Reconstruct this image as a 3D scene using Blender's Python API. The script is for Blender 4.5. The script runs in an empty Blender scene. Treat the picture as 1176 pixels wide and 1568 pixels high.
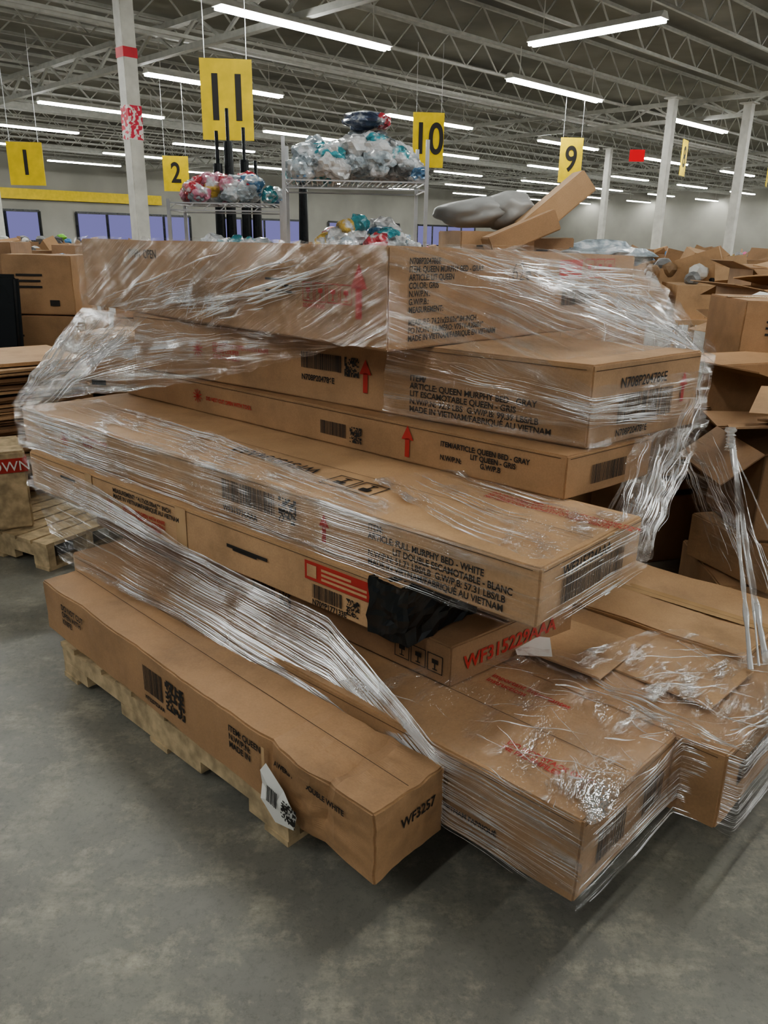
import bpy, bmesh, math, random
from mathutils import Vector, Matrix, noise
random.seed(7)
COL=bpy.context.scene.collection
try: bpy.context.scene.view_settings.look='AgX - Medium High Contrast'
except Exception: pass
# ------------------------------------------------------------ materials
def newmat(name):
    m=bpy.data.materials.new(name); m.use_nodes=True
    nt=m.node_tree; b=nt.nodes['Principled BSDF']
    return m,nt,b
def N(nt,t,**k):
    n=nt.nodes.new(t)
    for a,v in k.items(): setattr(n,a,v)
    return n
def ramp(nt,stops,interp='LINEAR'):
    r=N(nt,'ShaderNodeValToRGB'); r.color_ramp.interpolation=interp
    e=r.color_ramp.elements
    e[0].position,e[0].color=stops[0][0],(*stops[0][1],1)
    e[1].position,e[1].color=stops[-1][0],(*stops[-1][1],1)
    for p,c in stops[1:-1]:
        x=e.new(p); x.color=(*c,1)
    return r
def plain(name,col,rough=.6,metal=0,emit=0,noise_amt=.12,scale=6):
    m,nt,b=newmat(name)
    b.inputs['Roughness'].default_value=rough; b.inputs['Metallic'].default_value=metal
    tc=N(nt,'ShaderNodeTexCoord'); nz=N(nt,'ShaderNodeTexNoise'); nz.inputs['Scale'].default_value=scale; nz.inputs['Detail'].default_value=4
    nt.links.new(tc.outputs['Object'],nz.inputs['Vector'])
    lo=tuple(max(0,c*(1-noise_amt)) for c in col); hi=tuple(min(1,c*(1+noise_amt)) for c in col)
    r=ramp(nt,[(.3,lo),(.7,hi)]); nt.links.new(nz.outputs['Fac'],r.inputs['Fac']); nt.links.new(r.outputs['Color'],b.inputs['Base Color'])
    if emit:
        b.inputs['Emission Color'].default_value=(*col,1); b.inputs['Emission Strength'].default_value=emit
    return m
def cardboard(name,col,rough=.62):
    m,nt,b=newmat(name)
    tc=N(nt,'ShaderNodeTexCoord')
    nz=N(nt,'ShaderNodeTexNoise'); nz.inputs['Scale'].default_value=3.5; nz.inputs['Detail'].default_value=6; nz.inputs['Roughness'].default_value=.65
    nf=N(nt,'ShaderNodeTexNoise'); nf.inputs['Scale'].default_value=160; nf.inputs['Detail'].default_value=2
    nt.links.new(tc.outputs['Object'],nz.inputs['Vector']); nt.links.new(tc.outputs['Object'],nf.inputs['Vector'])
    r=ramp(nt,[(.25,tuple(c*.68 for c in col)),(.5,col),(.78,tuple(min(1,c*1.18) for c in col))])
    nt.links.new(nz.outputs['Fac'],r.inputs['Fac'])
    mx=N(nt,'ShaderNodeMix',data_type='RGBA',blend_type='MULTIPLY'); mx.inputs[0].default_value=.25
    nt.links.new(r.outputs['Color'],mx.inputs[6]); nt.links.new(nf.outputs['Fac'],mx.inputs[7]); nt.links.new(mx.outputs[2],b.inputs['Base Color'])
    b.inputs['Roughness'].default_value=rough
    bp=N(nt,'ShaderNodeBump'); bp.inputs['Strength'].default_value=.2; bp.inputs['Distance'].default_value=.01
    nt.links.new(nz.outputs['Fac'],bp.inputs['Height']); nt.links.new(bp.outputs[0],b.inputs['Normal'])
    return m
CB=[cardboard('cardboard_a',(.42,.255,.138)),cardboard('cardboard_b',(.45,.28,.155)),cardboard('cardboard_c',(.55,.355,.20)),cardboard('cardboard_d',(.33,.20,.112))]
INK=plain('ink_black',(.02,.017,.015),.6); RED=plain('ink_red',(.42,.04,.03),.6); WHITE=plain('paper_white',(.75,.74,.70),.5)
TAPE=plain('packing_tape',(.48,.32,.175),.2); SEAM=plain('seam_dark',(.07,.04,.02),.8)
WOOD=plain('pallet_wood',(.44,.34,.21),.75,scale=20,noise_amt=.35); BLACKP=plain('black_plastic',(.012,.014,.015),.25)
YEL=plain('sign_yellow',(.74,.54,.015),.5); STEEL=plain('steel',(.6,.6,.6),.28,.8); PAINT=plain('column_paint',(.60,.59,.54),.5)
REDW=plain('red_tape',(.6,.03,.05),.45)
def striped():
    m,nt,b=newmat('danger_tape'); tc=N(nt,'ShaderNodeTexCoord'); w=N(nt,'ShaderNodeTexNoise'); w.inputs['Scale'].default_value=18; w.inputs['Detail'].default_value=1
    nt.links.new(tc.outputs['Object'],w.inputs['Vector']); r=ramp(nt,[(.50,(.65,.03,.07)),(.55,(.8,.72,.7))]); nt.links.new(w.outputs['Fac'],r.inputs['Fac']); nt.links.new(r.outputs['Color'],b.inputs['Base Color']); return m
DANGER=striped()
TRUSS=plain('truss_paint',(.44,.44,.40),.6); DECK=plain('ceiling_deck',(.20,.19,.155),.8,scale=.4,noise_amt=.4)
def emis(name,col,s):
    m,nt,b=newmat(name); nt.nodes.remove(b); e=N(nt,'ShaderNodeEmission'); e.inputs[0].default_value=(*col,1); e.inputs[1].default_value=s
    nt.links.new(e.outputs[0],nt.nodes['Material Output'].inputs[0]); return m
TUBE=emis('tube_light',(.98,1,.97),61)
def floor_mat():
    m,nt,b=newmat('polished_concrete')
    tc=N(nt,'ShaderNodeTexCoord')
    def nz(s,d,r=.6,dist=0,sc=None):
        n=N(nt,'ShaderNodeTexNoise'); n.inputs['Scale'].default_value=s; n.inputs['Detail'].default_value=d; n.inputs['Roughness'].default_value=r; n.inputs['Distortion'].default_value=dist
        if sc:
            mp=N(nt,'ShaderNodeMapping'); mp.inputs['Rotation'].default_value=(0,0,.7); mp.inputs['Scale'].default_value=sc; nt.links.new(tc.outputs['Object'],mp.inputs[0]); nt.links.new(mp.outputs[0],n.inputs['Vector'])
        else: nt.links.new(tc.outputs['Object'],n.inputs['Vector'])
        return n
    a=nz(1.9,6,.6,.2); c=nz(5.5,12,.80,.12); d=nz(45,8,.85); e=nz(1,8,.75,.1,(3,14,1))
    r1=ramp(nt,[(.3,(.135,.132,.117)),(.5,(.175,.17,.148)),(.7,(.22,.213,.183))]); nt.links.new(a.outputs['Fac'],r1.inputs['Fac'])
    r2=ramp(nt,[(.49,(0,0,0)),(.66,(1,1,1))]); nt.links.new(c.outputs['Fac'],r2.inputs['Fac'])
    r2b=ramp(nt,[(.38,(.15,.15,.15)),(.62,(.75,.75,.75))]); nt.links.new(e.outputs['Fac'],r2b.inputs['Fac'])
    mm=N(nt,'ShaderNodeMath',operation='MULTIPLY'); nt.links.new(r2.outputs['Color'],mm.inputs[0]); nt.links.new(r2b.outputs['Color'],mm.inputs[1])
    mx=N(nt,'ShaderNodeMix',data_type='RGBA'); nt.links.new(mm.outputs[0],mx.inputs[0]); nt.links.new(r1.outputs['Color'],mx.inputs[6]); mx.inputs[7].default_value=(.46,.42,.33,1)
    r3=ramp(nt,[(.36,(.6,.6,.6)),(.5,(1,1,1))]); nt.links.new(d.outputs['Fac'],r3.inputs['Fac'])
    m2=N(nt,'ShaderNodeMix',data_type='RGBA',blend_type='MULTIPLY'); m2.inputs[0].default_value=.7; nt.links.new(mx.outputs[2],m2.inputs[6]); nt.links.new(r3.outputs['Color'],m2.inputs[7])
    nt.links.new(m2.outputs[2],b.inputs['Base Color'])
    rr=ramp(nt,[(.35,(.30,.30,.30)),(.65,(.5,.5,.5))]); nt.links.new(c.outputs['Fac'],rr.inputs['Fac']); nt.links.new(rr.outputs['Color'],b.inputs['Roughness'])
    bp=N(nt,'ShaderNodeBump'); bp.inputs['Strength'].default_value=.1; bp.inputs['Distance'].default_value=.01; nt.links.new(d.outputs['Fac'],bp.inputs['Height']); nt.links.new(bp.outputs[0],b.inputs['Normal'])
    return m
def film_mat(name,sx,sy,shear,lo,hi,base,amp=.85):
    m,nt,b=newmat(name); nt.nodes.remove(b); out=nt.nodes['Material Output']
    tc=N(nt,'ShaderNodeTexCoord'); mp=N(nt,'ShaderNodeMapping'); mp.inputs['Rotation'].default_value=(0,0,shear); nt.links.new(tc.outputs['UV'],mp.inputs[0])
    mp2=N(nt,'ShaderNodeMapping'); mp2.inputs['Scale'].default_value=(sx,sy,1); nt.links.new(mp.outputs[0],mp2.inputs[0])
    n1=N(nt,'ShaderNodeTexNoise'); n1.inputs['Scale'].default_value=1; n1.inputs['Detail'].default_value=5; n1.inputs['Roughness'].default_value=.72; n1.inputs['Distortion'].default_value=.25
    nt.links.new(mp2.outputs[0],n1.inputs['Vector'])
    n2=N(nt,'ShaderNodeTexNoise'); n2.inputs['Scale'].default_value=3.2; n2.inputs['Detail'].default_value=3; nt.links.new(tc.outputs['UV'],n2.inputs['Vector'])
    r1=ramp(nt,[(lo,(0,0,0)),(hi,(1,1,1))]); nt.links.new(n1.outputs['Fac'],r1.inputs['Fac'])
    r2=ramp(nt,[(.36,(.10,.10,.10)),(.60,(1,1,1))]); nt.links.new(n2.outputs['Fac'],r2.inputs['Fac'])
    mu=N(nt,'ShaderNodeMath',operation='MULTIPLY'); nt.links.new(r1.outputs['Color'],mu.inputs[0]); nt.links.new(r2.outputs['Color'],mu.inputs[1])
    ad=N(nt,'ShaderNodeMath',operation='MULTIPLY_ADD'); nt.links.new(mu.outputs[0],ad.inputs[0]); ad.inputs[1].default_value=amp; ad.inputs[2].default_value=base
    bp=N(nt,'ShaderNodeBump'); bp.inputs['Strength'].default_value=1.0; bp.inputs['Distance'].default_value=.06; nt.links.new(n1.outputs['Fac'],bp.inputs['Height'])
    gl=N(nt,'ShaderNodeBsdfGlossy'); gl.inputs['Color'].default_value=(1,1,1,1); gl.inputs['Roughness'].default_value=.09; nt.links.new(bp.outputs[0],gl.inputs['Normal'])
    df=N(nt,'ShaderNodeBsdfDiffuse'); df.inputs['Color'].default_value=(.9,.91,.92,1); nt.links.new(bp.outputs[0],df.inputs['Normal'])
    ms=N(nt,'ShaderNodeMixShader'); ms.inputs[0].default_value=.18; nt.links.new(gl.outputs[0],ms.inputs[1]); nt.links.new(df.outputs[0],ms.inputs[2])
    tr=N(nt,'ShaderNodeBsdfTransparent'); mo=N(nt,'ShaderNodeMixShader'); nt.links.new(ad.outputs[0],mo.inputs[0]); nt.links.new(tr.outputs[0],mo.inputs[1]); nt.links.new(ms.outputs[0],mo.inputs[2])
    nt.links.new(mo.outputs[0],out.inputs[0]); return m
FILM=film_mat('stretch_film',1.2,38,.0,.49,.68,.08)
FILMD=film_mat('stretch_film_diag',1.2,34,-.45,.48,.68,.09)
FILMC=film_mat('stretch_film_crumpled',5,10,.3,.50,.62,.07,.85)
FILMT=film_mat('stretch_film_tight',1.6,22,.06,.46,.64,.09,.8)
def pleat_mat():
    m,nt,b=newmat('film_pleat'); nt.nodes.remove(b)
    gl=N(nt,'ShaderNodeBsdfGlossy'); gl.inputs['Color'].default_value=(1,1,1,1); gl.inputs['Roughness'].default_value=.2
    df=N(nt,'ShaderNodeBsdfDiffuse'); df.inputs['Color'].default_value=(.95,.95,.96,1)
    ms=N(nt,'ShaderNodeMixShader'); ms.inputs[0].default_value=.38; nt.links.new(gl.outputs[0],ms.inputs[1]); nt.links.new(df.outputs[0],ms.inputs[2])
    tc=N(nt,'ShaderNodeTexCoord'); nz=N(nt,'ShaderNodeTexNoise'); nz.inputs['Scale'].default_value=6; nz.inputs['Detail'].default_value=3; nt.links.new(tc.outputs['Object'],nz.inputs['Vector'])
    r=ramp(nt,[(.38,(.06,.06,.06)),(.60,(.9,.9,.9))]); nt.links.new(nz.outputs['Fac'],r.inputs['Fac'])
    tr=N(nt,'ShaderNodeBsdfTransparent'); mo=N(nt,'ShaderNodeMixShader'); nt.links.new(r.outputs['Color'],mo.inputs[0]); nt.links.new(tr.outputs[0],mo.inputs[1]); nt.links.new(ms.outputs[0],mo.inputs[2])
    nt.links.new(mo.outputs[0],nt.nodes['Material Output'].inputs[0]); return m
PLEAT=pleat_mat()
# ------------------------------------------------------------ mesh helpers
def obj(name,bm,mats,parent=None,smooth=False):
    me=bpy.data.meshes.new(name); bm.to_mesh(me); bm.free()
    for mt in (mats if isinstance(mats,(list,tuple)) else [mats]): me.materials.append(mt)
    if smooth:
        for p in me.polygons: p.use_smooth=True
    o=bpy.data.objects.new(name,me); COL.objects.link(o)
    if parent: o.parent=parent
    return o
def empty(name,loc=(0,0,0)):
    e=bpy.data.objects.new(name,None); COL.objects.link(e); e.location=loc; return e
def hexa(bm,pts,mi=0):
    v=[bm.verts.new(p) for p in pts]
    fs=[(0,3,2,1),(4,5,6,7),(0,1,5,4),(1,2,6,5),(2,3,7,6),(3,0,4,7)]
    r=[]
    for f in fs:
        q=bm.faces.new([v[i] for i in f]); q.material_index=mi; r.append(q)
    return v,r
def boxat(bm,c,size,yaw=0,mi=0,tilt=None):
    M=Matrix.Translation(c)@Matrix.Rotation(yaw,4,'Z')
    if tilt: M=M@Matrix.Rotation(tilt[0],4,'X')@Matrix.Rotation(tilt[1],4,'Y')
    x,y,z=[s/2 for s in size]
    P=[(-x,-y,-z),(x,-y,-z),(x,y,-z),(-x,y,-z),(-x,-y,z),(x,-y,z),(x,y,z),(-x,y,z)]
    return hexa(bm,[M@Vector(p) for p in P],mi)
def beam(bm,p,q,w,h=None,mi=0):
    h=h or w; p=Vector(p); q=Vector(q); d=(q-p).normalized()
    up=Vector((0,0,1)) if abs(d.z)<.95 else Vector((1,0,0))
    s=d.cross(up).normalized()*w/2; u=s.cross(d).normalized()*h/2
    hexa(bm,[p-s-u,q-s-u,q+s-u,p+s-u,p-s+u,q-s+u,q+s+u,p+s+u],mi)
# ------------------------------------------------------------ stack boxes
class Box: pass
BOX={}
def carton(key,near,z0,z1,ya,L,yb,Wn,Wf=None,mat=0,tiltz=0,dent=.0025,fn=None):
    B=Box(); B.n=Vector((near[0],near[1],0)); B.z0=z0; B.z1=z1; B.L=L; B.W=Wn
    B.A=Vector((math.cos(math.radians(ya)),math.sin(math.radians(ya)),0)); B.B=Vector((math.cos(math.radians(yb)),math.sin(math.radians(yb)),0))
    Wf=Wf or Wn
    c=[B.n,B.n+B.B*Wn,B.n+B.A*L+B.B*Wf,B.n+B.A*L]
    bm=bmesh.new()
    hexa(bm,[p+Vector((0,0,z0)) for p in c]+[p+Vector((0,0,z1)) for p in c])
    bmesh.ops.bevel(bm,geom=bm.edges[:],offset=.005,segments=2,affect='EDGES')
    lon=[e for e in bm.edges if e.calc_length()>.15]
    bmesh.ops.subdivide_edges(bm,edges=lon,cuts=(40 if fn else 14),use_grid_fill=True)
    seed=Vector((ord(key[0])*3.1,ord(key[-1])*1.7,0))
    for v in bm.verts:
        nv=noise.noise_vector(v.co*5+seed)*dent+noise.noise_vector(v.co*22+seed)*dent*.35
        s=(v.co-B.n).dot(B.A); t=(v.co-B.n).dot(B.B)
        v.co+=nv
        if fn: v.co+=fn(s,t,(v.co.z-z0)/(z1-z0),B)
        if tiltz: v.co.z-=tiltz*max(0,t)*(1 if v.co.z>(z0+z1)/2 else .0)
    bmesh.ops.recalc_face_normals(bm,faces=bm.faces)
    B.o=obj('cardboard_box',bm,CB[mat]); 
    BOX[key]=B; return B
def P(k,s,t,z): 
    B=BOX[k]; p=B.n+B.A*s+B.B*t; p.z=z; return p
def frame(k,face,s,z,off=.0035):
    """s: metres from near corner ; z: metres above the bottom (or across for the top)"""
    B=BOX[k]
    if face=='L': X=-B.A; Y=Vector((0,0,1)); Z=X.cross(Y); o=B.n+B.A*s; o.z=B.z0+z
    elif face=='R': X=B.B; Y=Vector((0,0,1)); Z=X.cross(Y); o=B.n+B.B*s; o.z=B.z0+z
    elif face=='T': X=-B.A; Z=Vector((0,0,1)); Y=Z.cross(X); o=B.n+B.A*s+B.B*z; o.z=B.z1
    elif face=='TF': X=B.A; Z=Vector((0,0,1)); Y=Z.cross(X); o=B.n+B.A*s+B.B*z; o.z=B.z1
    o=o+Z.normalized()*off
    M=Matrix((X,Y,Z)).transposed().to_4x4(); M.translation=o; return M
def text(k,face,s,z,body,size,mat=INK,sx=.9,bold=0.0007):
    cu=bpy.data.curves.new('print','FONT'); cu.body=body; cu.size=size; cu.space_line=.95; cu.offset=bold
    t=bpy.data.objects.new('tmp',cu); COL.objects.link(t)
    dg=bpy.context.evaluated_depsgraph_get(); me=bpy.data.meshes.new_from_object(t.evaluated_get(dg)); bpy.data.objects.remove(t)
    me.transform(Matrix.Diagonal((sx,1,1,1))); me.transform(frame(k,face,s,z))
    me.materials.clear(); me.materials.append(mat)
    o=bpy.data.objects.new('printed_text',me); COL.objects.link(o); o.parent=BOX[k].o
def rects(k,face,s,z,rl,mat,name='print',off=.0035,rot=0):
    M=frame(k,face,s,z,off)@Matrix.Rotation(rot,4,'Z'); bm=bmesh.new()
    for x,y,w,h in rl:
        bm.faces.new([bm.verts.new(M@Vector(p)) for p in ((x,y,0),(x+w,y,0),(x+w,y+h,0),(x,y+h,0))])
    obj(name,bm,mat,BOX[k].o)
def barcode(k,face,s,z,w,h,qr=True,off=.0035,rot=0):
    r=[];x=0
    while x<w:
        b=random.choice((.0015,.0025,.004)); r.append((x,0,b,h)); x+=b+random.choice((.0015,.003))
    if qr:
        n=13;q=h*1.15/n
        for i in range(n):
            for j in range(n):
                if random.random()<.55: r.append((w+.02+i*q,j*q-.01,q,q))
    rects(k,face,s,z,r,INK,'barcode',off,rot)
def arrow(k,face,s,z,h,mat=RED):
    M=frame(k,face,s,z); bm=bmesh.new(); w=h*.09
    for poly in (((-w,0),(w,0),(w,h*.6),(-w,h*.6)),((-w*2.6,h*.55),(w*2.6,h*.55),(0,h))):
        bm.faces.new([bm.verts.new(M@Vector((a,b,0))) for a,b in poly])
    obj('printed_arrow',bm,mat,BOX[k].o)
def star(k,face,s,z,r0,mat=RED):
    M=frame(k,face,s,z); bm=bmesh.new()
    for i in range(5):
        a=i*math.pi/5+.3; d=Vector((math.cos(a),math.sin(a),0))*r0; n=Vector((-d.y,d.x,0)).normalized()*r0*.07
        bm.faces.new([bm.verts.new(M@p) for p in (-d-n,d-n,d+n,-d+n)])
    obj('printed_star',bm,mat,BOX[k].o)
def icons(k,face,s,z,n,q,mat=RED):
    r=[]
    for i in range(n):
        x=i*q*1.1
        r+=[(x,0,q,q*.05),(x,q,q,q*.05),(x,0,q*.05,q),(x+q*.95,0,q*.05,q),(x+q*.35,q*.15,q*.3,q*.06),(x+q*.46,q*.15,q*.07,q*.4),(x+q*.3,q*.5,q*.4,q*.25)]
    rects(k,face,s,z,r,mat,'printed_icons')
def seam(k,face,s0,z0,s1,z1,w=.003,mat=SEAM,name='seam'):
    Ma=frame(k,face,s0,z0,.0032); Mb=frame(k,face,s1,z1,.0032); a=Ma.translation; b=Mb.translation
    Zn=Vector((Ma[0][2],Ma[1][2],Ma[2][2])); d=(b-a).normalized(); sd=d.cross(Zn)*w/2
    bm=bmesh.new(); bm.faces.new([bm.verts.new(p) for p in (a-sd,b-sd,b+sd,a+sd)]); obj(name,bm,mat,BOX[k].o)
def crush(s,t,h,B):
    r=Vector((0,0,0))
    k=math.exp(-((s-.17)/.020)**2); r+=B.B*(.026*k*(.4+.6*h)); 
    if h>.7: r.z-=.024*k
    k2=math.exp(-((s-.38)/.013)**2); r+=B.B*(.016*k2)
    if h>.7: r.z-=.010*k2
    m=math.exp(-((s-.27)/.06)**2); r-=B.B*(.010*m*h)
    if s<.17: r.z+= -.004*(1-h)*(.17-s)/.17
    r+=noise.noise_vector(Vector((s*30,t*30,h*6)))*.010*max(0,1-abs(s-.2)/.25)
    return r
carton('A1',(-.01,1.42),.150,.343,135.5,1.75,48,.255,.165,mat=0,dent=.006,fn=crush)
carton('A2',(.44,1.38),.146,.372,138.5,2.22,46,.455,mat=1)
carton('A3',(.85,1.62),.146,.372,138.5,1.3,46,.5,mat=1,dent=.005)
carton('A4',(1.08,2.08),.146,.385,138.5,1.1,46,.5,mat=2,dent=.006)
carton('B',(.19,1.90),.376,.503,138.5,1.9,40,.54,mat=3)
carton('C',(.05,1.92),.505,.670,139.6,2.08,46,.50,mat=2,dent=.004)
carton('D',(.37,1.69),.672,.830,139.0,2.62,47.6,.53,mat=2)
carton('E',(.53,2.20),.832,.966,139.0,2.36,40,.44,mat=0)
carton('F',(.60,2.28),.968,1.218,141.5,2.26,40,.60,mat=1)
carton('G',(0,2.48),1.220,1.535,133.5,2.2,45,1.5,mat=0,tiltz=.02)
for k in BOX:
    B=BOX[k]; h=B.z1-B.z0
    seam(k,'T',0.01,B.W/2,B.L-.01,B.W/2,.0022)
    if k in('A4','B','G'): seam(k,'T',0.0,B.W/2,B.L,B.W/2,.06,TAPE,'tape')
    if k not in ('B','G','A1'): seam(k,'R',.01,h*.93,B.W-.01,h*.93,.002); seam(k,'L',.02,h*.94,B.L-.02,h*.94,.0018)
# prints ------------------------------------------------
text('G','R',.09,.262,"N708P204786E\nITEM: QUEEN MURPHY BED - GRAY\nARTICLE: LIT QUEEN\nCOLOR: GRIS\nN.W/P.N.:\nG.W/P.B.:\nMEASUREMENT:",.026)
text('G','R',.09,.075,"MEASURE: 74.21x23.03x9.84 INCH\nPO NO/N\u00b0 NUM\u00c9RO: V751V-A206019\nMADE IN VIETNAM/FABRIQU\u00c9 EN VIETNAM",.026)
text('G','R',.62,.20,"626",.09,bold=-.002)
rects('G','R',.92,.2,[(0,0,.16,.07)],RED,'label'); icons('G','R',1.1,.2,3,.07); barcode('G','R',.95,.10,.22,.06,False)
icons('G','L',.42,.13,4,.06); arrow('G','L',.13,.09,.17); text('G','L',.42,.11,"DO NOT STACK",.018,RED); rects('G','L',.64,.15,[(0,0,.16,.008),(0,.02,.16,.008),(0,.04,.12,.008)],INK); text('G','L',1.7,.24,"OPEN  OPEN",.05)
text('F','L',.66,.13,"ITEM/\nARTICLE: QUEEN MURPHY BED - GRAY\nLIT ESCAMOTABLE QUEEN - GRIS\nN.W/P.N: 92.9 LBS  G.W/P.B: 99.39 LBS/LB\nMADE IN VIETNAM/FABRIQU\u00c9 AU VIETNAM",.028,sx=1)
barcode('F','L',1.18,.12,.2,.06); text('F','L',1.18,.075,"N708P204786E",.03); arrow('F','L',.86,.06,.12)
text('F','L',1.7,.15,"DO NOT CUT OPEN WITH KNIFE\nNE PAS COUPER\nCON CUCHILLO",.025,RED); star('F','L',1.8,.13,.035)
text('F','R',.14,.17,"N708P204786E",.045); barcode('F','R',.14,.06,.3,.09,False); text('F','R',.14,.02,"N708P204786E",.03); arrow('F','R',.5,.09,.1)
arrow('E','L',.6,.02,.11); text('E','L',.46,.085,"ITEM/ARTICLE: QUEEN BED - GRAY\n                    LIT QUEEN - GRIS\nN.W/P.N:            G.W/P.B",.024)
barcode('E','L',1.02,.035,.13,.05); text('E','L',1.72,.06,"DO NOT CUT OPEN WITH TOOL",.022,RED); star('E','L',1.78,.07,.03)
barcode('E','R',.12,.03,.18,.06,False)
text('D','L',.545,.118,"ITEM:\nARTICLE: FULL MURPHY BED - WHITE\n              LIT DOUBLE ESCAMOTABLE - BLANC\nN.W/P.N: 51.71 LBS/LB  G.W/P.B: 57.31 LBS/LB\nMADE IN VIETNAM/FABRIQU\u00c9 AU VIETNAM",.027,sx=.86)
arrow('D','L',.72,.03,.09); barcode('D','L',1.2,.06,.26,.07); text('D','L',1.2,.02,"WF315734AAA",.03)
text('D','L',2.1,.1,"OPEN WITH CARE\nNE PAS",.025,RED); star('D','L',2.25,.08,.035)
text('D','R',.1,.105,"WF315734AAA",.042,bold=.001); barcode('D','R',.1,.03,.33,.07,False)
text('D','TF',.95,.22,"WF315734AAA",.075,bold=.001); icons('D','TF',.66,.22,2,.1,INK)
text('D','T',.42,.40,"DO NOT CUT OPEN WITH A KNIFE OR SHARP TOOL\nNE PAS OUVRIR AVEC UN COUTEAU OU UN OUTIL\nNO ABRIR CON CUCHILLO O HERRAMIENTA",.022,RED)
text('C','L',1.42,.125,"MEASUREMENT: 64.17x25.00x4.96 INCH\nMADE IN VIETNAM/FABRIQU\u00c9 AU VIETNAM",.024)
text('C','L',1.36,.07,"DO NOT CUT OPEN WITH KNIFE\nNE PAS COUPER AVEC COUTEAU\nNO CORTAR CON CUCHILLO",.02,RED); star('C','L',1.45,.06,.03)
rects('C','L',.74,.085,[(0,0,.2,.012),(.03,-.006,.12,.01)],INK,'marker_stroke'); rects('C','L',1.82,.1,[(0,0,.12,.01)],INK,'marker_stroke')
rects('C','L',.36,.09,[(-.01,-.005,.27,.06)],RED,'label'); rects('C','L',.36,.09,[(.06,.005,.18,.008),(.06,.02,.18,.008),(.06,.035,.12,.008),(.0,.005,.04,.04)],CB[2],'label',off=.0045)
barcode('C','L',.34,.03,.12,.045); text('C','L',.34,.008,"N708P177133E",.025); rects('C','L',1.02,-.0,[(0,0,.06,.16)],TAPE,'tape'); rects('C','L',1.62,-.0,[(0,0,.05,.16)],TAPE,'tape')
arrow('C','L',.09,.03,.09)
text('B','R',.05,.04,"WF315229AAA",.062,RED,bold=.0015,sx=1); icons('B','L',.2,.03,3,.055,INK); barcode('B','L',.85,.03,.12,.05)
barcode('A2','L',1.35,.12,.2,.06); text('A2','L',1.35,.09,"WF315229AAA",.025); arrow('A2','L',1.1,.08,.1); text('A2','L',.85,.1,"ITEM: QUEEN CABINET BED\nARTICLE: LIT",.026)
text('A2','L',.45,.06,"MADE IN VIETNAM FABRIQU\u00c9",.02)
text('A2','T',.5,.36,"important importantes\ninstructions",.03,RED); text('A2','T',.28,.12,"DO NOT STACK ON TOP\nNE PAS EMPILER",.025,RED); barcode('A2','R',.08,.06,.13,.09,False); barcode('A2','R',.3,.06,.1,.09,False)
text('A3','T',.35,.3,"importantes",.03,INK); barcode('A3','R',.1,.08,.2,.07,False)
barcode('A1','L',1.02,.06,.11,.09); text('A1','L',1.02,.03,"WF325752AAA",.02); text('A1','L',.56,.14,"ITEM: QUEEN\nN.W/P.N:\nMADE IN",.027)
text('A1','L',.36,.135,"AWERS AND DOUBLE WHITE",.022); text('A1','L',1.6,.13,"DO NOT CUT\nOPEN WITH\nKNIFE",.03)
text('A1','R',.09,.1,"WF3257",.04)
bm=bmesh.new(); M=frame('A1','L',.385,-.015,.026)
pl=[(0,.05),(.05,.0),(.125,.02),(.15,.08),(.12,.105),(.09,.12),(.02,.165),(.005,.14),(-.005,.09)]
cv=bm.verts.new(M@Vector((.07,.08,.008))); vv=[bm.verts.new(M@Vector((a,b,.007*math.sin(a*70+b*50)))) for a,b in pl]
for i in range(len(vv)): bm.faces.new([cv,vv[i],vv[(i+1)%len(vv)]])
obj('torn_label',bm,WHITE,BOX['A1'].o)
barcode('A1','L',.355,.05,.04,.05,True,.036,-.12)
rects('A1','L',.395,0,[(0,0,.012,.18)],TAPE,'tape',off=.016)
bm=bmesh.new()
boxat(bm,P('A3',.62,.22,.388),(.45,.30,.006),math.radians(140),0,(.05,.0)); boxat(bm,P('A3',.25,.3,.386),(.3,.26,.006),math.radians(133),0,(-.03,.04))
o=obj('flaps',bm,CB[2],BOX['A3'].o)
bm=bmesh.new(); vs=[P('A3',.62,.02,.402),P('A3',.70,.10,.413),P('A3',.60,.16,.415),P('A3',.54,.08,.404)]
bm.faces.new([bm.verts.new(v) for v in vs]); obj('torn_paper',bm,WHITE,BOX['A3'].o)
bm=bmesh.new()
B=BOX['C']; c=[P('C',.11,-.008,0),P('C',-.03,-.008,0),P('C',-.03,.3,0),P('C',.11,.3,0)]
hexa(bm,[Vector((p.x,p.y,.506)) for p in c]+[Vector((p.x,p.y,.669)) for p in c])
bmesh.ops.subdivide_edges(bm,edges=bm.edges[:],cuts=8,use_grid_fill=True)
for v in bm.verts: v.co+=noise.noise_vector(v.co*25)*.012
obj('black_bag_corner',bm,BLACKP,BOX['C'].o)
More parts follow.
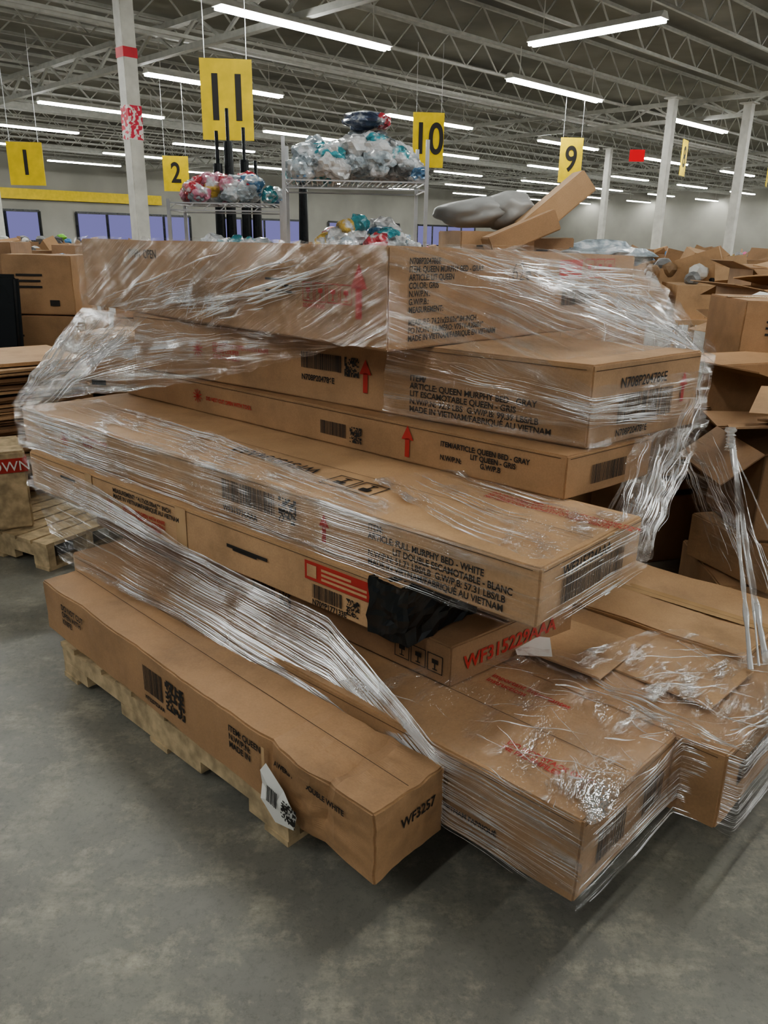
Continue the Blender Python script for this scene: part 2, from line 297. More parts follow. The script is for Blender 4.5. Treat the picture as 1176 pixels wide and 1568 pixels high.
# ------------------------------------------------------------ pallet
def pallet(name,near,ya,L,Wd,mat=WOOD,h=.14):
    A=Vector((math.cos(ya),math.sin(ya),0)); Bv=Vector((A.y,-A.x,0)); n=Vector(near)
    bm=bmesh.new()
    def bx(s0,s1,t0,t1,z0,z1):
        c=[n+A*s0+Bv*t0,n+A*s0+Bv*t1,n+A*s1+Bv*t1,n+A*s1+Bv*t0]
        hexa(bm,[p+Vector((0,0,z0)) for p in c]+[p+Vector((0,0,z1)) for p in c])
    for t in (0,Wd/2-.02,Wd-.04):
        bx(0,L,t,t+.04,.062,h-.018)
        for a,b in ((0,.17),(.40,.85),(1.08,1.25)):
            bx(a*L/1.25,b*L/1.25,t,t+.04,.018,.062)
    k=7
    for i in range(k):
        s=i*(L-.1)/(k-1); bx(s,s+.1,-.004,Wd+.004,h-.018,h)
    for i in (0,3,6):
        s=i*(L-.1)/(k-1); bx(s,s+.1,-.004,Wd+.004,0,.018)
    for v in bm.verts: v.co+=noise.noise_vector(v.co*9)*.002
    bmesh.ops.recalc_face_normals(bm,faces=bm.faces)
    return obj(name,bm,mat)
pallet('wooden_pallet',(-.24,1.70,0),math.radians(137.5),1.27,1.2)
# ------------------------------------------------------------ stretch wrap
wrap=empty('stretch_wrap')
RAND=random.Random(3)
def ev(pl,u):
    u=min(max(u,0),.9999)*(len(pl)-1); k=int(u); return pl[k].lerp(pl[k+1],u-k)
def sheet(top,bot,mat,nu=80,nv=24,amp=.006,fr=7,name='film',uoff=0,pl=None):
    def disp(p,w):
        nz=noise.noise_vector(Vector((p.x*fr,p.y*fr,p.z*fr*2.5)))
        return p+nz*amp+Vector((-.6,-.75,0))*abs(nz.y)*amp
    def S(u,w): return disp(ev(top,u).lerp(ev(bot,u),w),w)
    T=sum((x-y).length for x,y in zip(top,top[1:])); T2=sum((x-y).length for x,y in zip(bot,bot[1:]))
    bm=bmesh.new(); uv=bm.loops.layers.uv.new('UVMap'); G=[]
    Ln=(T+T2)/2; Hn=sum((ev(top,i/9)-ev(bot,i/9)).length for i in range(10))/10
    for i in range(nu):
        row=[]
        for j in range(nv):
            w=j/(nv-1); p=S(i/(nu-1),w)
            if j in(0,nv-1): p.z+=noise.noise(p*14)*.012
            row.append(bm.verts.new(p))
        G.append(row)
    for i in range(nu-1):
        for j in range(nv-1):
            f=bm.faces.new([G[i][j],G[i+1][j],G[i+1][j+1],G[i][j+1]])
            for lp,(ii,jj) in zip(f.loops,((i,j),(i+1,j),(i+1,j+1),(i,j+1))):
                lp[uv].uv=(ii/(nu-1)*Ln+uoff,jj/(nv-1)*Hn+uoff)
    obj(name,bm,mat,wrap,True)
    if pl:
        cnt,fn,wd=pl; cnt=int(cnt*1.6); bm=bmesh.new()
        for c in range(cnt):
            (u0,w0),(u1,w1)=fn(RAND.random(),RAND.random(),RAND.random())
            a0,a1=sorted((RAND.random()*.75,RAND.random()*.5+.5)); n=26; prev=None; ww=wd*RAND.choice((.3,.4,.45,.6,.7,.9,1.7))
            ph=RAND.random()*50
            for i in range(n):
                t=a0+(a1-a0)*i/(n-1); u=u0+(u1-u0)*t; w=w0+(w1-w0)*t+noise.noise(Vector((t*5,ph,0)))*.012
                u=min(max(u,0),1); w=min(max(w,0),1)
                p=S(u,w); e=.01
                tu=S(min(u+e,1),w)-S(max(u-e,0),w); tw=S(u,min(w+e,1))-S(u,max(w-e,0))
                nrm=tu.cross(tw); 
                if nrm.length<1e-9: nrm=Vector((-.6,-.8,0))
                nrm.normalize()
                if nrm.dot(p-Vector((.1,3,1)))<0: nrm=-nrm
                if i==0: q0=p; continue
                d=(p-q0); q0=p
                if d.length<1e-7: continue
                sd=d.normalized().cross(nrm)*ww*math.sin(math.pi*(i/(n-1))**.8+.05)
                cur=[bm.verts.new(p-sd+nrm*.001),bm.verts.new(p+nrm*(.002+abs(sd.length)*.9)),bm.verts.new(p+sd+nrm*.001)]
                if prev:
                    for k in (0,1): bm.faces.new([prev[k],prev[k+1],cur[k+1],cur[k]])
                prev=cur
        obj('film_pleats',bm,PLEAT,wrap,True)
o=.022
along=lambda a,b_,c:((0,a),(1,a+(c-.5)*.12))
vert=lambda a,b_,c:((a,0),(a+(c-.5)*.2,1))
sheet([P('G',-o,-o,1.545),P('G',1.1,-o,1.545),P('G',2.2+o,-o,1.545)],[P('G',-o,-o,1.23),P('G',1.1,-o,1.21),P('G',2.2+o,-o,1.21)],FILMD,amp=.006,pl=(95,lambda a,b_,c:((a*.5,b_*.5),(.45+.55*c,1)),.0022))
sheet([P('G',.15,-o,1.23),P('G',1.1,-o,1.215),P('G',2.2+o,-o,1.21)],[P('G',.3,-.03,1.19),P('F',1.55,-.12,1.0),P('D',2.64,-o,.845)],FILMT,amp=.008,uoff=3,pl=(90,lambda a,b_,c:((a*.8,b_*.3),(1,.45+c*.55)),.0022))
sheet([P('G',1.5,-o,1.22),P('D',2.3,-.03,.86)],[P('G',2.2+o,-o,1.2),P('D',2.66,-.03,.84)],FILMT,nu=60,nv=30,amp=.01,uoff=2,pl=(55,along,.0025))
sheet([P('D',2.64,-o,.845),P('D',-o,-o,.845)],[P('D',2.64,-o,.66),P('D',-o,-o,.665)],FILM,amp=.004,uoff=5,pl=(46,along,.0013))
sheet([P('D',2.64,-o-.004,.845),P('D',1.9,-o-.004,.842)],[P('D',2.64,-o-.004,.66),P('D',1.7,-o-.004,.67)],FILMT,amp=.006,uoff=4.5,pl=(50,along,.0022))
sheet([P('D',2.64,-o,.845),P('D',1.2,-o,.842),P('D',.5,-o,.84)],[P('D',2.5,.3,.84),P('D',1.5,.25,.842),P('D',.5,.1,.84)],FILMC,amp=.004,uoff=4,pl=(25,along,.0018))
sheet([P('D',.75,.22,.843),P('D',.30,.05,.843),P('D',0,.02,.843)],[P('D',.65,.5,.843),P('D',.25,.45,.843),P('D',0,.5,.843)],FILMC,amp=.005,uoff=33,pl=(26,along,.0016))
sheet([P('D',-o,-o,.845),P('D',-o,.55,.845)],[P('D',-o,-o,.665),P('D',-o,.55,.665)],FILM,nu=40,amp=.004,uoff=6,pl=(18,along,.0016))
sheet([P('G',-o,-o,1.545),P('G',-o,.75,1.535),P('G',-o,1.52,1.52)],[P('G',-o,-o,1.24),P('F',-o,-o,1.14),P('F',-o,.64,1.14)],FILMD,amp=.008,uoff=8,pl=(85,lambda a,b_,c:((a*.45,b_*.35),(1,.15+c*.85)),.0020))
sheet([P('G',-o,-o,1.24),P('F',-o,-o,1.14),P('F',-o,.64,1.14)],[P('F',.75,-.03,.97),P('F',-o,-o,.97),P('F',-o,.64,.97)],FILM,amp=.006,uoff=9,pl=(40,lambda a,b_,c:((a*.3,b_*.3),(1,.1+c*.9)),.0018))
sheet([P('G',-o,.95,1.4),P('F',-o,.55,1.21)],[P('G',-o,1.5,1.4),P('F',-o,.66,1.16)],FILMT,nu=50,amp=.012,uoff=13,pl=(45,along,.0025))
sheet([P('F',-o,.64,1.22),P('G',-o,1.52,1.5),P('G',.5,1.52,1.5)],[P('F',-o,.64,.97),P('F',.3,.8,.95),P('F',1.0,.85,.95)],FILMD,amp=.012,uoff=10,pl=(36,vert,.003))
sheet([P('F',-o,.2,.97),P('F',-o,.66,.98),P('F',.3,.86,1.0)],[P('D',-o,.30,.80),P('D',-o,.56,.70),P('D',.2,.75,.6)],FILMC,amp=.02,uoff=11,pl=(60,vert,.0025))
sheet([P('F',-o,.64,1.2),P('F',.3,.92,1.1)],[P('D',-.01,.58,.68),P('D',.3,.85,.5)],FILMC,nu=40,nv=60,amp=.02,uoff=12,pl=(45,vert,.0025))
sheet([P('F',.0,.72,.95),P('F',.3,.88,1.0)],[P('A4',.0,.38,.40),P('A4',.4,.85,.30)],FILM,nu=30,nv=60,amp=.008,uoff=12,pl=(30,vert,.0012))
sheet([P('C',2.10,-o,.66),P('C',1.2,-o,.55),P('C',.25,-o,.50),P('A2',.4,-o,.40),P('A2',-o,-o,.385)],
      [P('A2',2.22,-.05,.36),P('A2',1.4,-.03,.352),P('A2',.75,-o,.30),P('A2',.35,-o,.17),P('A2',-o,-o,.15)],FILM,nu=140,amp=.006,uoff=14,pl=(125,along,.0014))
sheet([P('C',2.10,-o,.66),P('C',1.5,-o,.64),P('C',.8,-o,.52)],[P('C',2.10,-o,.51),P('C',1.5,-o,.51),P('C',.8,-o,.50)],FILM,nu=80,amp=.006,uoff=15,pl=(34,along,.0016))
sheet([P('A2',-o,-o,.387),P('A2',-o,.45,.387),P('A3',-.04,.02,.387),P('A3',-.04,.52,.387)],[P('A2',-o,-o,.145),P('A2',-o,.45,.15),P('A3',-.04,.02,.15),P('A3',-.04,.52,.15)],FILM,amp=.006,uoff=17,pl=(60,along,.0017))
sheet([P('A2',.75,.0,.41),P('A2',.62,.46,.42),P('A3',.5,.1,.42),P('A3',.35,.5,.42)],[P('A2',-o,-o,.387),P('A2',-o,.45,.387),P('A3',-.04,.02,.387),P('A3',-.04,.52,.387)],FILMC,nu=90,nv=50,amp=.014,fr=11,uoff=19,pl=(85,lambda a,b_,c:((a,b_),(a+(c-.3)*.5,min(1,b_+.5))),.0018))
def strand(p,q,r,name='film_strand'):
    bm=bmesh.new(); n=50; ring=[]
    p=Vector(p); q=Vector(q)
    for i in range(n):
        w=i/(n-1); c=p.lerp(q,w)+noise.noise_vector(Vector((w*2.5,r*50,0)))*.012; rr=r*(.6+1.1*abs(noise.noise(Vector((w*7,3,r*9))))+2*max(0,abs(w-.5)-.35)); row=[]
        for k in range(8):
            an=k*math.pi/4+w*9; row.append(bm.verts.new(c+Vector((math.cos(an)*rr,math.sin(an)*rr*.4,0))))
        ring.append(row)
    for i in range(n-1):
        for k in range(8): bm.faces.new([ring[i][k],ring[i][(k+1)%8],ring[i+1][(k+1)%8],ring[i+1][k]])
    obj(name,bm,PLEAT,wrap,True)
strand((1.16,2.55,.93),(1.06,1.97,.41),.009); strand((1.16,2.56,.93),(1.13,2.02,.40),.012); strand((1.18,2.6,.9),(1.45,2.4,.38),.004); strand((1.17,2.58,.92),(1.3,2.3,.38),.003)
strand((1.15,2.53,.95),(1.09,1.99,.41),.004); strand((1.12,2.5,1.0),(1.16,2.56,.9),.02)
# ------------------------------------------------------------ room (45 deg grid)
U=Vector((.7071,.7071,0)); V=Vector((-.7071,.7071,0))
def UV(u,v,z): p=U*u+V*v; return Vector((p.x,p.y,z))
U0,U1,V0,V1=-12,62,-22,44; HC=6.0
def quadobj(name,pts,mat):
    bm=bmesh.new(); bm.faces.new([bm.verts.new(p) for p in pts]); return obj(name,bm,mat)
quadobj('floor',[UV(U0,V0,0),UV(U1,V0,0),UV(U1,V1,0),UV(U0,V1,0)],floor_mat())
quadobj('ceiling',[UV(U0,V0,HC),UV(U0,V1,HC),UV(U1,V1,HC),UV(U1,V0,HC)],DECK)
WALLM=plain('wall_paint',(.34,.33,.29),.7,scale=.5)
quadobj('wall_left',[UV(U0,V1,0),UV(U1,V1,0),UV(U1,V1,HC),UV(U0,V1,HC)],WALLM)
quadobj('wall_far',[UV(U1,V0,0),UV(U1,V1,0),UV(U1,V1,HC),UV(U1,V0,HC)],WALLM)
WIN=emis('window_dusk',(.27,.26,.55),.7)
for i in range(6):
    w=empty('window_%d'%(i+1))
    bm=bmesh.new(); u=2+i*9
    hexa(bm,[UV(u,V1-.06,1.2),UV(u+7,V1-.06,1.2),UV(u+7,V1-.02,1.2),UV(u,V1-.02,1.2),UV(u,V1-.06,2.7),UV(u+7,V1-.06,2.7),UV(u+7,V1-.02,2.7),UV(u,V1-.02,2.7)])
    obj('glass',bm,WIN,w); bm=bmesh.new()
    for k in range(5): beam(bm,UV(u+k*1.75,V1-.1,1.2),UV(u+k*1.75,V1-.1,2.7),.12)
    beam(bm,UV(u,V1-.1,1.2),UV(u+7,V1-.1,1.2),.12); beam(bm,UV(u,V1-.1,2.7),UV(u+7,V1-.1,2.7),.12); obj('frame',bm,BLACKP,w)
bm=bmesh.new(); beam(bm,UV(-8,V1-.3,3.5),UV(25,V1-.3,3.5),.3,.5); obj('trim_1',bm,YEL)
bm=bmesh.new()
v=V0+1
while v<V1:
    z1,z0=HC-.08,HC-.65
    beam(bm,UV(U0,v,z1),UV(U1-.2,v,z1),.07,.06); beam(bm,UV(U0,v,z0),UV(U1-.2,v,z0),.06,.05)
    u=U0; up=True
    while u<U1-.8:
        a,bz=(z0,z1) if up else (z1,z0); beam(bm,UV(u,v,a),UV(u+.6,v,bz),.028); u+=.6; up=not up
    v+=1.9
obj('roof_joists',bm,TRUSS)
bm=bmesh.new()
for u in (-5,9,23,37,51):
    z1,z0=HC-.7,HC-1.15
    beam(bm,UV(u,V0,z1),UV(u,V1-.2,z1),.16,.1); beam(bm,UV(u,V0,z0),UV(u,V1-.2,z0),.14,.1)
    v=V0;up=True
    while v<V1-1: a,bz=(z0,z1) if up else (z1,z0); beam(bm,UV(u,v,a),UV(u,v+.8,bz),.05); v+=.8; up=not up
obj('roof_girders',bm,TRUSS)
bm=bmesh.new()
for v in (3,14,25,36): 
    beam(bm,UV(U0,v,4.95),UV(U1-.3,v,4.95),.06,.06); beam(bm,UV(U0,v+1.2,5.2),UV(U1-.3,v+1.2,5.2),.12,.12)
obj('sprinkler_pipes',bm,TRUSS)
def column(x,y,w=.26,redz=None):
    e=empty('steel_column',(x,y,0)); bm=bmesh.new()
    boxat(bm,(0,0,(HC-1.2)/2),(w,w,HC-1.2),math.radians(45)); boxat(bm,(0,0,.01),(w*1.8,w*1.8,.02),math.radians(45)); boxat(bm,(0,0,HC-1.21),(w*1.8,w*1.8,.03),math.radians(45))
    bmesh.ops.bevel(bm,geom=bm.edges[:],offset=.008,segments=2,affect='EDGES')
    obj('post',bm,PAINT,e)
    if redz:
        for z,h,mt in redz:
            bm=bmesh.new(); boxat(bm,(0,0,z),(w+.01,w+.01,h),math.radians(45)); obj('red_band',bm,mt,e)
column(-3.52,11.8,.195,[(3.84,.12,REDW),(3.0,.42,DANGER)])
column(6.6,20.5,.18); column(8.6,21,.2); column(10.9,23.5,.2); column(7.9,31,.2); column(-14.5,31,.27); column(14.5,30,.27)
def fixture(mid,d,L=3.8,z=4.72):
    e=empty('fluorescent_light_fixture',(mid[0],mid[1],z)); d=Vector((d[0],d[1],0)).normalized(); n=Vector((-d.y,d.x,0))
    bm=bmesh.new(); w0,w1=.13,.05
    a=-d*L/2; c=d*L/2
    hexa(bm,[a-n*w0,c-n*w0,c+n*w0,a+n*w0,a-n*w1+Vector((0,0,.1)),c-n*w1+Vector((0,0,.1)),c+n*w1+Vector((0,0,.1)),a+n*w1+Vector((0,0,.1))])
    for s in (-.4,.4): beam(bm,d*L*s+Vector((0,0,.1)),d*L*s+Vector((0,0,.62)),.015)
    obj('housing',bm,PAINT,e); bm=bmesh.new()
    for s in (-.06,.06):
        p=a*.99+n*s-Vector((0,0,.025)); q=c*.99+n*s-Vector((0,0,.025)); beam(bm,p,q,.045)
    obj('tubes',bm,TUBE,e)
for vv in (-10.4,-5,.4,5.7,11.05,16.4,21.8,27.2,32.6,38):
    for i in range(-2,9):
        uu=11+i*7-(1.8 if vv==11.05 else 0)
        if uu<U0+2 or uu>U1-2: continue
        p=UV(uu,vv,0)
        if p.y<-9: continue
        if vv==5.7 and i==0: fixture(tuple(UV(12.3,7.8,0))[:2],V,2.4); continue
        fixture((p.x,p.y),U,3.5)
def sign(txt,x,y,z,w=.6,h=.86,yaw=0):
    e=empty('aisle_number_sign',(x,y,z)); e.rotation_euler=(0,0,yaw)
    bm=bmesh.new(); boxat(bm,(0,0,0),(w,.02,h)); obj('panel',bm,YEL,e)
    bm=bmesh.new(); beam(bm,(-w*.4,0,h/2),(-w*.4,0,4.8-z),.008); beam(bm,(w*.4,0,h/2),(w*.4,0,4.8-z),.008); obj('wires',bm,STEEL,e)
    cu=bpy.data.curves.new('t','FONT'); cu.body=txt; cu.size=h*.8; cu.align_x='CENTER'; cu.align_y='CENTER'; cu.offset=.012; cu.extrude=.002
    t=bpy.data.objects.new('number',cu); COL.objects.link(t); cu.materials.append(INK); t.parent=e; t.location=(0,-.014,0); t.rotation_euler=(math.pi/2,0,0); t.scale=(.78,1,1)
sign('11',-1.93,10.3,3.08,.60,.86,.1); sign('10',.68,15.5,3.26,.56,.90,.1); sign('9',4.3,20.4,3.42,.55,.98,.1); sign('8',8.9,26,4.05,.62,1.0,1.0); sign('2',-4.85,19.3,2.9,.57,.74,.1); sign('1',-6.4,15,2.72,.60,.70,.1)
sign('7',11.3,25.5,3.7,.6,.9,1.1)
bm=bmesh.new(); boxat(bm,(0,0,0),(.40,.08,.30)); e=obj('exit_sign',bm,emis('exit_red',(.9,.04,.05),.7)); e.location=(6.9,24,3.9)
# ------------------------------------------------------------ clutter helpers
def carton_bg(x,y,z,w,d,h,yaw,mat,open_=False,lab=True,name='cardboard_box',tilt=(0,0)):
    e=empty(name,(x,y,z)); e.rotation_euler=(tilt[0],tilt[1],yaw)
    bm=bmesh.new(); t=.008
    if open_:
        for c,s in (((0,0,t/2),(w,d,t)),((0,-d/2+t/2,h/2),(w,t,h)),((0,d/2-t/2,h/2),(w,t,h)),((-w/2+t/2,0,h/2),(t,d,h)),((w/2-t/2,0,h/2),(t,d,h))): boxat(bm,c,s)
        fl=min(w,d)*.4
        for sx,sy in ((0,-1),(0,1),(-1,0),(1,0)):
            an=random.uniform(-.7,.4)
            if sy: 
                q=Vector((0,sy*math.cos(an)*fl,math.sin(an)*fl)); p=[Vector((-w/2,sy*d/2,h)),Vector((w/2,sy*d/2,h))]
            else:
                q=Vector((sx*math.cos(an)*fl,0,math.sin(an)*fl)); p=[Vector((sx*w/2,-d/2,h)),Vector((sx*w/2,d/2,h))]
            k=Vector((0,0,.006)); hexa(bm,[p[0],p[1],p[1]+q,p[0]+q,p[0]+k,p[1]+k,p[1]+q+k,p[0]+q+k])
    else:
        boxat(bm,(0,0,h/2),(w,d,h)); bmesh.ops.bevel(bm,geom=bm.edges[:],offset=.006,segments=2,affect='EDGES')
        bmesh.ops.subdivide_edges(bm,edges=[q for q in bm.edges if q.calc_length()>.1],cuts=4,use_grid_fill=True)
        for v in bm.verts: v.co+=noise.noise_vector(v.co*6+Vector((x*9,y*9,0)))*.006*(1 if v.co.z>.02 else 0)
    bmesh.ops.recalc_face_normals(bm,faces=bm.faces)
    obj('carton',bm,CB[mat],e)
    bm=bmesh.new()
    if not open_:
        hexa(bm,[Vector(p) for p in ((-w/2,-.03,h+.002),(w/2,-.03,h+.002),(w/2,.03,h+.002),(-w/2,.03,h+.002),(-w/2,-.03,h+.004),(w/2,-.03,h+.004),(w/2,.03,h+.004),(-w/2,.03,h+.004))])
        obj('tape',bm,TAPE,e); bm=bmesh.new()
    if lab:
        def r(x0,z0,ww,hh): bm.faces.new([bm.verts.new(p) for p in ((x0,-d/2-.006,z0),(x0+ww,-d/2-.006,z0),(x0+ww,-d/2-.006,z0+hh),(x0,-d/2-.006,z0+hh))])
        for i in range(3): r(-w*.3,h*(.65-.1*i),w*random.uniform(.2,.4),h*.035)
        r(w*.15,h*.15,w*.14,h*.1); obj('print',bm,INK,e)
    else: bm.free()
    return e
def blob(bm,c,s,mi,seed,sub=3,sharp=1):
    r=bmesh.ops.create_icosphere(bm,subdivisions=sub,radius=1)
    sd=Vector((seed*3.7,seed*1.3,seed))
    for v in r['verts']:
        d=v.co.normalized(); k=1+.28*noise.noise(d*1.6+sd)+sharp*(.3*abs(noise.noise(d*3+sd))-.28*abs(noise.noise(d*6+sd)))
        v.co=Vector((d.x*s[0],d.y*s[1],d.z*s[2]))*k+Vector(c)
    for f in set(f for v in r['verts'] for f in v.link_faces): f.material_index=mi
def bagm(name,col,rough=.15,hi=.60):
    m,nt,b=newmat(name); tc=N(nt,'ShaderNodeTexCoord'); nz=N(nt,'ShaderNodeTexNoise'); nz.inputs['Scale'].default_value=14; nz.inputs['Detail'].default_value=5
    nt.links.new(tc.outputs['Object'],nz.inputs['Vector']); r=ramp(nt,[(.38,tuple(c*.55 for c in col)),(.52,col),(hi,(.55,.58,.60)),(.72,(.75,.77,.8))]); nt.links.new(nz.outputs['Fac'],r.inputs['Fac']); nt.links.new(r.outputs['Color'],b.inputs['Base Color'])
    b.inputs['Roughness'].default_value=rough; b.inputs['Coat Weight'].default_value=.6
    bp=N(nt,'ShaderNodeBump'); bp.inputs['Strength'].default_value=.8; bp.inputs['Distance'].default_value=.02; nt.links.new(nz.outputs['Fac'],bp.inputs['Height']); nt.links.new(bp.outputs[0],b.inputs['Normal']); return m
BAG=[bagm('bag_clear',(.38,.44,.48)),bagm('bag_white',(.6,.6,.6)),bagm('bag_blue',(.12,.25,.42)),bagm('bag_red',(.5,.07,.09)),bagm('bag_teal',(.08,.36,.42)),bagm('bag_navy',(.04,.06,.12),.4,.66),bagm('bag_grey',(.22,.24,.25),.3),bagm('bag_yellow',(.6,.42,.1),.4),bagm('bag_green',(.15,.3,.1),.4),bagm('bag_pink',(.55,.22,.3),.4)]
DK=[plain('goods_dark',(.05,.05,.055),.5),plain('goods_grey',(.2,.2,.2),.5),plain('goods_brown',(.25,.16,.09),.6),plain('goods_white',(.6,.6,.58),.5),plain('goods_pink',(.55,.12,.25),.5),plain('goods_blue',(.07,.2,.4),.5),plain('goods_green',(.15,.4,.04),.5)]
GREY=plain('grey_vinyl',(.34,.34,.33),.35)
def pile(name,parent,c,ext,n,size,mis,flat=.8,sub=3,mats=None):
    bm=bmesh.new()
    for i in range(n):
        fx,fy=random.uniform(-1,1),random.uniform(-1,1)
        s=size*random.uniform(.7,1.2)
        z=c[2]+s*flat*.8+random.random()*ext[2]*(1-max(abs(fx),abs(fy))**2)
        blob(bm,(c[0]+fx*ext[0],c[1]+fy*ext[1],z),(s*random.uniform(.8,1.3),s,s*flat),random.choice(mis),i+c[0],sub)
    return obj(name,bm,mats or BAG,parent)
def rack(x,y,w,d,shelves,yaw,ht):
    e=empty('wire_shelf_rack',(x,y,0)); e.rotation_euler=(0,0,yaw); bm=bmesh.new()
    for sx in (-1,1):
        for sy in (-1,1): beam(bm,(sx*w/2,sy*d/2,0),(sx*w/2,sy*d/2,ht),.02)
    for z in shelves:
        for zz in (z,z-.04):
            for sy in (-1,1): beam(bm,(-w/2,sy*d/2,zz),(w/2,sy*d/2,zz),.008)
            for sx in (-1,1): beam(bm,(sx*w/2,-d/2,zz),(sx*w/2,d/2,zz),.008)
        k=int(w/.03)
        for i in range(k): beam(bm,(-w/2+i*w/k,-d/2,z),(-w/2+i*w/k,d/2,z),.005)
        for i in range(int(w/.1)): beam(bm,(-w/2+i*.1,-d/2,z-.04),(-w/2+i*.1+.05,-d/2,z),.005)
    obj('frame',bm,STEEL,e); return e
r1=rack(-.21,5.0,.80,.5,(.35,.9,1.4,1.86),.08,2.08)
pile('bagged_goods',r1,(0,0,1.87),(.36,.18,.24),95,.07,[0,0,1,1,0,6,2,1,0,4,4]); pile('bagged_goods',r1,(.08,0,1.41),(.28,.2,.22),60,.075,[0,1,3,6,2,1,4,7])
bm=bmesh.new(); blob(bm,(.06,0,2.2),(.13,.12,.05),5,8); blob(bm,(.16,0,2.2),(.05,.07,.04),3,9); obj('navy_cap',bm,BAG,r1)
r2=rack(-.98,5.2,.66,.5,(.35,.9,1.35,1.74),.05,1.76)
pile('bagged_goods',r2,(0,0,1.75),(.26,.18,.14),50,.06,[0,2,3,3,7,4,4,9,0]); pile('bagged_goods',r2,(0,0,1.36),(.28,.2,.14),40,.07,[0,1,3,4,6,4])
e=empty('patio_umbrella',(-1.16,5.75,0)); bm=bmesh.new()
for i,(dx,h) in enumerate(((0,2.22),(.07,2.36),(.17,2.25),(.24,2.05),(.56,2.15))):
    bmesh.ops.create_cone(bm,cap_ends=True,segments=12,radius1=.05,radius2=.03,depth=h-.2,matrix=Matrix.Translation((dx,.03*i,(h-.2)/2+.0)))
    bmesh.ops.create_cone(bm,cap_ends=True,segments=8,radius1=.012,radius2=.012,depth=.2,matrix=Matrix.Translation((dx,.03*i,h-.1)))
obj('umbrella',bm,BLACKP,e)
def tilted(name,c,size,yaw,tilt,mat):
    bm=bmesh.new(); boxat(bm,(0,0,0),size); bmesh.ops.bevel(bm,geom=bm.edges[:],offset=.006,segments=2,affect='EDGES')
    o_=obj(name,bm,mat); o_.location=c; o_.rotation_euler=(tilt[0],tilt[1],yaw); return o_
carton_bg(.95,5.35,0,1.3,.7,1.35,.2,0)
carton_bg(.62,5.3,1.36,.5,.4,.25,.3,1); carton_bg(1.0,5.35,1.36,.3,.3,.22,.1,3)
tilted('cardboard_box',(1.0,5.1,1.76),(.46,.2,.14),.1,(0,-.7,0),CB[2])
tilted('cardboard_box',(.78,4.95,1.60),(.42,.22,.12),.1,(0,-.4,0),CB[0])
bm=bmesh.new()
for x0,sz,sc in ((0,.30,.085),(.15,.17,.11)): blob(bm,(x0,0,0),(sz,.16,sc),0,4,4,.1)
e=obj('grey_duffel_bag',bm,GREY,None,True); e.location=(.6,5.3,1.73); e.rotation_euler=(0,-.08,0)
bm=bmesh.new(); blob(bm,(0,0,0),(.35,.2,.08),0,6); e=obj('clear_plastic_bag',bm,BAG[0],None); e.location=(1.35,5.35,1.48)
# left boxes
carton_bg(-2.6,6.2,0,1.2,.6,.55,.1,3); carton_bg(-2.75,6.2,.56,1.0,.6,.42,.05,0)
carton_bg(-2.55,6.15,.99,.52,.4,.42,-.05,0); carton_bg(-3.25,6.6,.99,.6,.5,.5,.1,3)
carton_bg(-2.05,6.95,0,.6,.6,.9,.3,1); carton_bg(-2.0,6.95,.91,.6,.5,.55,.2,0); carton_bg(-1.95,7.7,0,.8,.7,1.4,.2,3)
carton_bg(-1.75,5.35,0,.45,.45,.95,-.3,1)
e=empty('black_office_chair',(-2.78,5.35,0)); bm=bmesh.new()
boxat(bm,(0,0,.5),(.5,.48,.09)); boxat(bm,(.0,.24,.98),(.46,.07,.62),0,0,(-.12,0)); bmesh.ops.bevel(bm,geom=bm.edges[:],offset=.03,segments=3,affect='EDGES')
beam(bm,(0,0,.08),(0,0,.46),.06)
for i in range(5): a=i*1.2566; beam(bm,(0,0,.1),(math.cos(a)*.3,math.sin(a)*.3,.05),.05); boxat(bm,(math.cos(a)*.3,math.sin(a)*.3,.03),(.05,.05,.06),a)
for s in (-1,1): beam(bm,(s*.27,-.15,.72),(s*.27,.15,.72),.05,.03); beam(bm,(s*.27,.1,.5),(s*.27,.1,.72),.03)
beam(bm,(0,.2,.5),(0,.28,.75),.05); obj('chair',bm,BLACKP,e)
e=empty('stacked_flat_cartons',(-2.3,4.6,0)); bm=bmesh.new(); z=0
while z<.86:
    h=random.uniform(.012,.03); boxat(bm,(random.uniform(-.06,.06),random.uniform(-.05,.05),z+h/2),(.8,.7,h*.7),random.uniform(-.1,.1)+.7,random.choice((0,0,1,2))); z+=h
obj('sheets',bm,[CB[2],WOOD,CB[3]],e)
pallet('wooden_pallet',(-1.62,3.50,0),math.radians(150),.8,.5)
e=empty('shipping_crate',(-2.05,3.80,.142)); e.rotation_euler=(0,0,.5); bm=bmesh.new(); boxat(bm,(0,0,.2),(.42,.36,.4)); bmesh.ops.bevel(bm,geom=bm.edges[:],offset=.01,segments=2,affect='EDGES'); obj('crate',bm,WOOD,e)
bm=bmesh.new(); boxat(bm,(0,0,.33),(.43,.37,.07)); obj('red_label',bm,RED,e)
cu=bpy.data.curves.new('t','FONT'); cu.body='TOWN'; cu.size=.07; cu.extrude=.001; cu.materials.append(WHITE); t=bpy.data.objects.new('label_text',cu); COL.objects.link(t); t.parent=e; t.location=(.0,-.19,.305); t.rotation_euler=(math.pi/2,0,0)
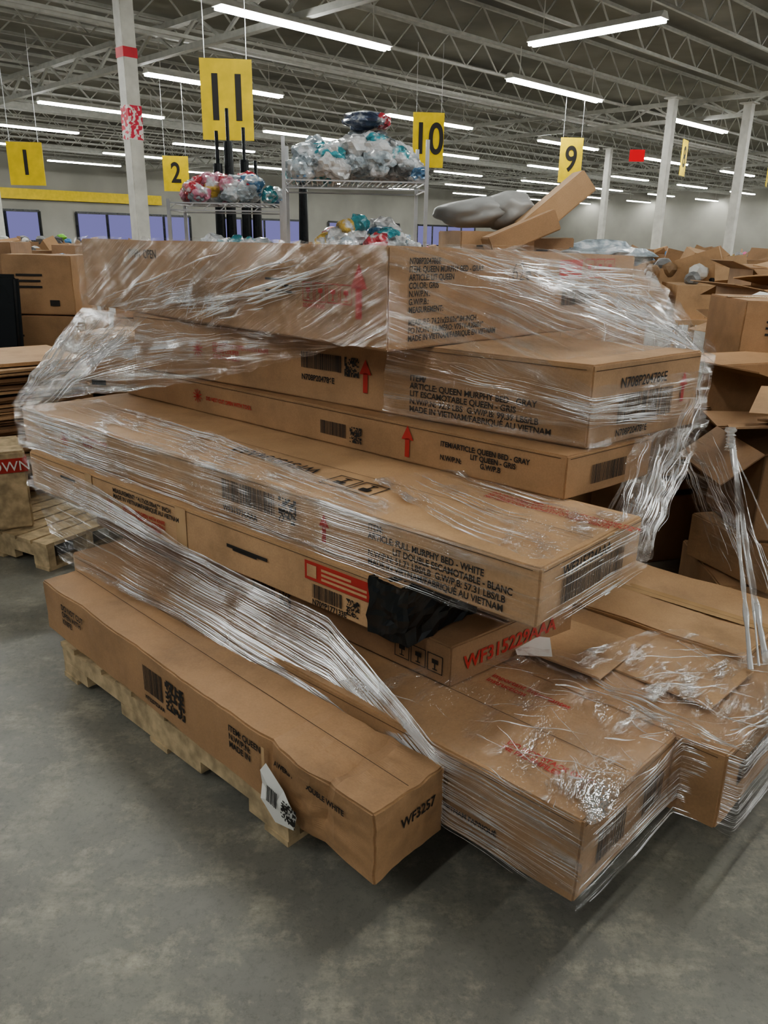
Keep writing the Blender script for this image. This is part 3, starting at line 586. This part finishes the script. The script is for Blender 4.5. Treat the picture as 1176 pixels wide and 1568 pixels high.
# right pile
spots=[]
for i in range(4):
    for j in range(7):
        spots.append((1.62+i*.72+j*.30,3.05+j*.72+i*.42))
for i,(x,y) in enumerate(spots):
    z=0; top=random.uniform(.85,1.28) if y>3.9 else random.uniform(.6,.85)
    while z<top-.1:
        h=random.uniform(.16,.36); op=z+h>=top-.12
        carton_bg(x+random.uniform(-.04,.04),y+random.uniform(-.04,.04),z,random.uniform(.48,.64),random.uniform(.42,.58),h,random.uniform(-.3,.3)+.1,random.choice((0,1,2,3)),open_=op and random.random()<.75)
        z+=h+.006
    if random.random()<.6:
        e=empty('loose_cardboard_flap',(x,y,z+.03)); bm=bmesh.new()
        for q in range(3):
            boxat(bm,(random.uniform(-.1,.1),random.uniform(-.1,.1),.03+.04*q),(random.uniform(.3,.6),random.uniform(.2,.4),.008),random.random()*3,random.choice((0,0,0,1)),(random.uniform(-.2,.2),random.uniform(-.2,.2)))
        obj('sheet',bm,[CB[random.choice((1,2))],WHITE],e)
for x,y,h in ((1.45,4.0,.8),(1.25,4.6,.95),(.7,4.4,.9)): carton_bg(x,y,0,.5,.45,h,.3,random.choice((0,3)))
for k,(x,y,w) in enumerate(((-5.5,11,3),(-1,9.5,3),(2.5,9.2,2.6),(5.4,11,2.6),(4,13.5,4),(9,14,3.5),(-8,17,4),(0,17,5),(7,18,5),(12.5,19,4),(-10,24,6),(4,25,7),(13,26,6))):
    e=empty('merchandise_table',(x,y,0)); bm=bmesh.new()
    boxat(bm,(0,0,.78),(w,1.4,.05))
    for sx in (-1,1):
        for sy in (-1,1): boxat(bm,(sx*w*.47,sy*.62,.38),(.06,.06,.76))
    for i in range(int(w/.6)): boxat(bm,(-w/2+.3+i*.6,-.35,.98),(.5,.5,.36),random.uniform(-.2,.2),0,(random.uniform(-.05,.2),0)); boxat(bm,(-w/2+.3+i*.6,.25,1.05),(.45,.4,random.uniform(.3,.75)),random.uniform(-.4,.4))
    for i in range(int(w*2)): boxat(bm,(random.uniform(-w/2,w/2),random.uniform(-.4,.4),1.3),(random.uniform(.2,.5),random.uniform(.02,.3),random.uniform(.1,.4)),random.random()*3,0,(random.uniform(-.5,.5),random.uniform(-.5,.5)))
    obj('table',bm,CB[random.randint(0,3)],e)
    pile('goods',e,(0,.05,1.12),(w*.46,.5,.30),int(w*13),.10,[0,0,1,1,2,2,3,4,5,6,0,3,2],sub=2,mats=DK)
# ------------------------------------------------------------ world & camera
w=bpy.data.worlds.new('World'); bpy.context.scene.world=w; w.use_nodes=True; w.node_tree.nodes['Background'].inputs[0].default_value=(.9,.95,1,1); w.node_tree.nodes['Background'].inputs[1].default_value=.15
cam=bpy.data.cameras.new('camera'); co=bpy.data.objects.new('camera',cam); COL.objects.link(co)
cam.sensor_fit='HORIZONTAL'; cam.sensor_width=36; cam.lens=36*1200/1176; cam.clip_end=300
pitch=math.atan((784-368)/1200)
R=Matrix.Rotation(math.radians(90)-pitch,3,'X')@Matrix.Rotation(.017,3,'Z')
co.matrix_world=Matrix.Translation((0,0,1.55))@R.to_4x4()
bpy.context.scene.camera=co
